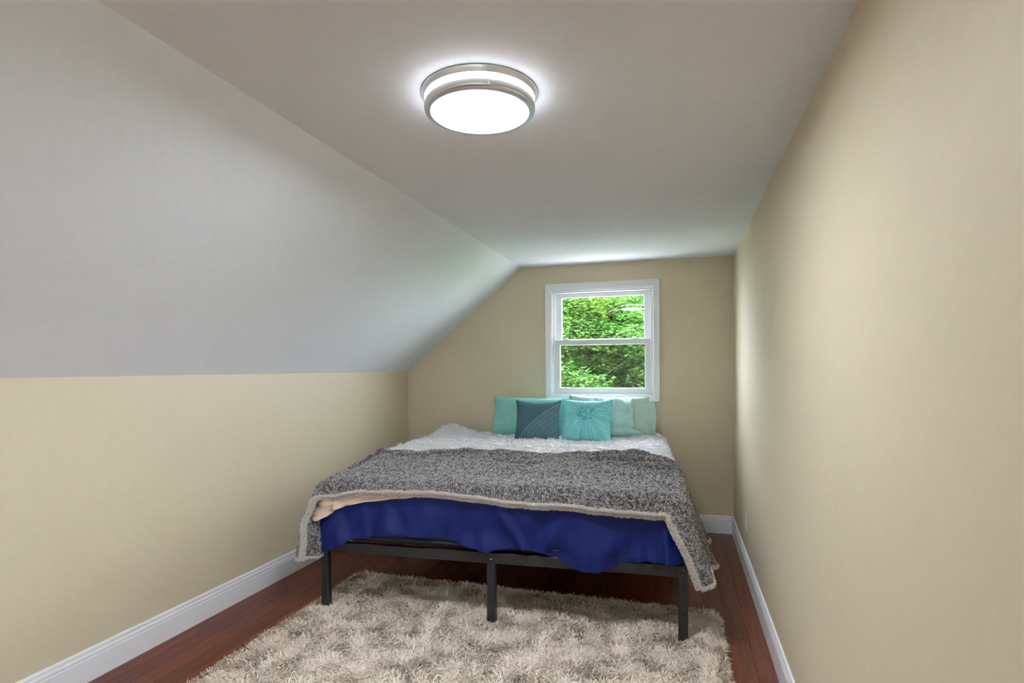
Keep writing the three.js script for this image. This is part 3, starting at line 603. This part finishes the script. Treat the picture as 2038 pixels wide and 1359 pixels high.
// ------------------------------------------------------------------ shag rug
{
  const t = thing('shag_rug', 'cream and taupe shag rug under the foot of the bed', 'rug', [-0.905, 0, -2.44]);
  const hw = 1.105, hd = 0.79;
  const sh = new THREE.Shape(), cr = 0.07;
  sh.moveTo(-hw + cr, -hd); sh.lineTo(hw - cr, -hd); sh.quadraticCurveTo(hw, -hd, hw, -hd + cr); sh.lineTo(hw, hd - cr); sh.quadraticCurveTo(hw, hd, hw - cr, hd); sh.lineTo(-hw + cr, hd); sh.quadraticCurveTo(-hw, hd, -hw, hd - cr); sh.lineTo(-hw, -hd + cr); sh.quadraticCurveTo(-hw, -hd, -hw + cr, -hd);
  part('backing', new THREE.ExtrudeGeometry(sh, { depth: 0.007, bevelEnabled: false, curveSegments: 8 }).rotateX(-Math.PI / 2), mat({ color: lin(0.8, 0.71, 0.61), roughness: 1 }), t);
  const rand = rng(404), variants = [];
  for (let k = 0; k < 4; k++) variants.push(bladeGeo([...Array(6)].map((_, i) => [i * 1.05 + rand() * 0.6, 0.75 + rand() * 0.75, 0.027 + rand() * 0.014, 0.0048 + rand() * 0.002, (rand() - 0.5) * 0.012, (rand() - 0.5) * 0.012])));
  const lists = variants.map(() => []);
  const legs = [[0.0225, 0.019], [0.9925, 0.019], [1.9625, 0.019]].map(([s, d]) => [BED.at[0] + s * Math.cos(BED.turn) - d * Math.sin(BED.turn), BED.at[2] - s * Math.sin(BED.turn) - d * Math.cos(BED.turn)]);
  const N = 52000;
  for (let k = 0; k < N; k++) {
    const x = (rand() * 2 - 1) * hw, z = (rand() * 2 - 1) * hd;
    if (Math.abs(x) > hw - cr && Math.abs(z) > hd - cr && Math.hypot(Math.abs(x) - hw + cr, Math.abs(z) - hd + cr) > cr) continue;
    const wx = x - 0.905, wz = z - 2.44;
    if (legs.some(([lx, lz]) => Math.hypot(wx - lx, wz - lz) < 0.034)) continue;
    // woven lattice of taupe yarn among the cream, broken up
    const wob = 0.05 * n2(x * 3.1, z * 3.1) + 0.03 * n2(x * 11, z * 11), p1 = (x * 0.86 + z + wob) / 0.4, p2 = (x * 0.86 - z + wob) / 0.4;
    const line = Math.max(gauss(p1 - Math.round(p1), 0, 0.1), gauss(p2 - Math.round(p2), 0, 0.1));
    const yarn = line * smooth(-0.45, 0.35, n2(x * 5 + 8, z * 5)), spot = smooth(0.35, 0.8, n2(x * 8 - 3, z * 8 + 2));
    const pick = rand(); let c;
    if (pick < 0.62 * yarn + 0.12 * spot + 0.03) c = rand() < 0.15 ? [0.4, 0.25, 0.17] : rand() < 0.25 ? [0.5, 0.38, 0.23] : [0.4, 0.325, 0.275];
    else if (pick < 0.4 * yarn + 0.28) c = [0.9, 0.775, 0.65]; else c = [1.0, 0.875, 0.75];
    const g = 0.9 + 0.1 * rand();
    // pile leans in drifts, and outward at the rim
    const ang = TAU * n2(x * 2.2 + 4, z * 2.2), lean = 0.16 + 0.14 * n2(x * 6, z * 6 + 7);
    const nrm = new THREE.Vector3(Math.cos(ang) * lean, 1, Math.sin(ang) * lean);
    nrm.x += Math.sign(x) * 0.9 * smooth(hw - 0.05, hw, Math.abs(x)); nrm.z += Math.sign(z) * 0.9 * smooth(hd - 0.05, hd, Math.abs(z));
    nrm.x += (rand() - 0.5) * 0.5; nrm.z += (rand() - 0.5) * 0.5; nrm.normalize();
    lists[k % 4].push([place(new THREE.Vector3(x, 0.006, z), nrm, rand() * TAU, 0.8 + 0.4 * rand()), lin(c[0] * g, c[1] * g, c[2] * g)]);
  }
  const yarnMat = mat({ roughness: 1, side: THREE.DoubleSide });
  variants.forEach((g, k) => stuffOn('pile', g, yarnMat, t, lists[k]));
}

// ------------------------------------------------------------------ outdoors: lawn and maples beyond the window
struct('ground', boxAt(-40, 40, -3.3, -3.12, -60, 40), mat({ color: lin(0.06, 0.12, 0.03), roughness: 1 }), 'lawn far below the window');
struct('driveway', boxAt(-9, 8, -3.2, -3.1, -10.2, 14), mat({ color: lin(0.34, 0.335, 0.325), roughness: 1 }), 'pale concrete paving round the house');
{
  const leafShape = (() => {                                  // five-lobed leaf, folded a little along its rib
    const out = [[0, -0.5], [0.1, -0.28], [0.42, -0.34], [0.36, -0.1], [0.55, 0.12], [0.24, 0.14], [0.16, 0.3], [0, 0.56]], pos = [0, 0, 0], idx = [];
    const rim = [...out, ...out.slice(1, -1).reverse().map(([x, y]) => [-x, y])];
    rim.forEach(([x, y]) => pos.push(x, 0.12 * Math.abs(x) - 0.05 * y * y, y)); rim.forEach((_, i) => idx.push(0, 1 + i, 1 + (i + 1) % rim.length));
    const g = new THREE.BufferGeometry(); g.setAttribute('position', new THREE.Float32BufferAttribute(pos, 3)); g.setIndex(idx); g.computeVertexNormals(); return g;
  })();
  const leafMat = new THREE.MeshPhysicalMaterial({ roughness: 1, transmission: 0.4, thickness: 0, side: THREE.DoubleSide, specularIntensity: 0.1 });
  const bark = mat({ color: lin(0.055, 0.045, 0.035), roughness: 0.95 });
  function tree(label, x, z, h, rad, count, leaf, tone, seed) {
    const rand = rng(seed), t = thing('maple_tree', label, 'tree', [x, -3.1, z], rand() * TAU, 'maples beyond the window');
    const lean = (rand() - 0.5) * 0.6, trunkTop = h * 0.82;
    const tp = (f) => [lean * f * f + 0.15 * Math.sin(f * 4 + seed), trunkTop * f, 0.12 * Math.cos(f * 5 + seed) * f];
    part('trunk', (() => { const g = tube([0, 0.2, 0.4, 0.6, 0.8, 1].map(tp), 1, 30, 9), p = g.attributes.position, c = new THREE.CatmullRomCurve3([0, 0.2, 0.4, 0.6, 0.8, 1].map((f) => new THREE.Vector3(...tp(f))));
      for (let i = 0; i < p.count; i++) { const ring = Math.floor(i / 10), f = ring / 30, q = c.getPointAt(f), r = lerp(0.17, 0.03, f); p.setXYZ(i, q.x + (p.getX(i) - q.x) * r, q.y + (p.getY(i) - q.y) * r, q.z + (p.getZ(i) - q.z) * r); }
      g.computeVertexNormals(); return g; })(), bark, t);
    const limbs = [], sprays = [];
    for (let k = 0; k < 48; k++) {
      const f = 0.1 + 0.88 * (k + rand()) / 48, [bx, by, bz] = tp(f), a = k * 2.4 + rand(), reach = rad * (0.55 + 0.5 * rand()) * Math.sin(Math.PI * clamp(0.18 + 0.78 * f)), rise = 0.25 + 0.4 * rand();
      const end = [bx + Math.cos(a) * reach, by + reach * rise, bz + Math.sin(a) * reach], mid = [bx + Math.cos(a + 0.15) * reach * 0.5, by + reach * rise * 0.6, bz + Math.sin(a + 0.15) * reach * 0.5];
      limbs.push(tube([[bx, by, bz], mid, end], 0.03 - 0.016 * f, 8, 5));
      const n = 6 + Math.floor(rand() * 4);
      for (let j = 0; j < n; j++) { const g = 0.35 + 0.7 * (j + rand()) / n, sx = lerp(bx, end[0], g), sy = lerp(by, end[1], g), sz = lerp(bz, end[2], g), b = rand() * TAU, q = (0.25 + 0.5 * rand()) * rad * 0.36;
        const tip = [sx + Math.cos(b) * q, sy + (rand() - 0.35) * 0.3, sz + Math.sin(b) * q]; limbs.push(tube([[sx, sy, sz], [(sx + tip[0]) / 2, (sy + tip[1]) / 2 + 0.05, (sz + tip[2]) / 2], tip], 0.009, 5, 4)); sprays.push([...tip, b]); }
    }
    part('branches', mergeGeometries(limbs), bark, t);
    const list = [], per = Math.ceil(count / sprays.length);
    for (const [sx, sy, sz] of sprays) {
      const shade = 0.8 + 0.4 * rand(), warm = rand();
      for (let k = 0; k < per; k++) {
        const a = rand() * TAU, q = Math.sqrt(rand()) * (0.34 + 0.2 * rand()), p = new THREE.Vector3(sx + Math.cos(a) * q, sy + (rand() - 0.5) * 0.26 - q * q * 0.35, sz + Math.sin(a) * q);
        const n = new THREE.Vector3((rand() - 0.5) * 1.3, 1, (rand() - 0.5) * 1.3).normalize(), v = shade * (0.8 + 0.4 * rand());
        list.push([place(p, n, rand() * TAU, leaf * (0.7 + 0.6 * rand())), lin(v * lerp(tone[0], tone[0] * 1.9, warm * warm), v * tone[1], v * lerp(tone[2], tone[2] * 0.7, warm))]);
      }
    }
    stuffOn('foliage', leafShape, leafMat, t, list);
  }
  const green = [0.029, 0.1, 0.013], deep = [0.022, 0.088, 0.018], lime = [0.05, 0.115, 0.011];
  tree('bright green maple with loose leafy sprays just beyond the window', -2.1, -11.4, 7.4, 2.3, 58000, 0.068, green, 1);
  tree('bluish green maple standing beside the bright maple', 0.6, -12.4, 7.8, 2.4, 52000, 0.072, deep, 2);
  tree('yellow-green maple with a forked trunk at the edge of the view', -4.9, -12.6, 8.2, 2.5, 50000, 0.072, lime, 3);
  tree('slender maple with low leafy boughs between the nearest trees and the tall row', -1.3, -14.2, 7, 2.1, 40000, 0.09, green, 7);
  for (const [i, [x, z]] of [[-3.3, -16.2], [-0.6, -16.6], [2.4, -16.4], [-6.6, -16.8]].entries()) tree(['tall fresh green maple in the row behind the nearest trees', 'tall yellow-green maple in the row behind the nearest trees', 'tall bluish green maple in the row behind the nearest trees', 'tall fresh green maple in the row behind the nearest trees'][i], x, z, 9.4, 2.7, 38000, 0.125, [green, lime, deep, green][i], 10 + i);
  for (const [i, x] of [-9, -5.6, -2.3, 1, 4.4].entries()) tree(i % 2 ? 'deep bluish green maple at the back of the wood' : 'mid green maple at the back of the wood', x, -21.5 - (i % 2), 12, 3.2, 32000, 0.26, i % 2 ? deep : green, 20 + i);
}

renderer.render(scene, camera);
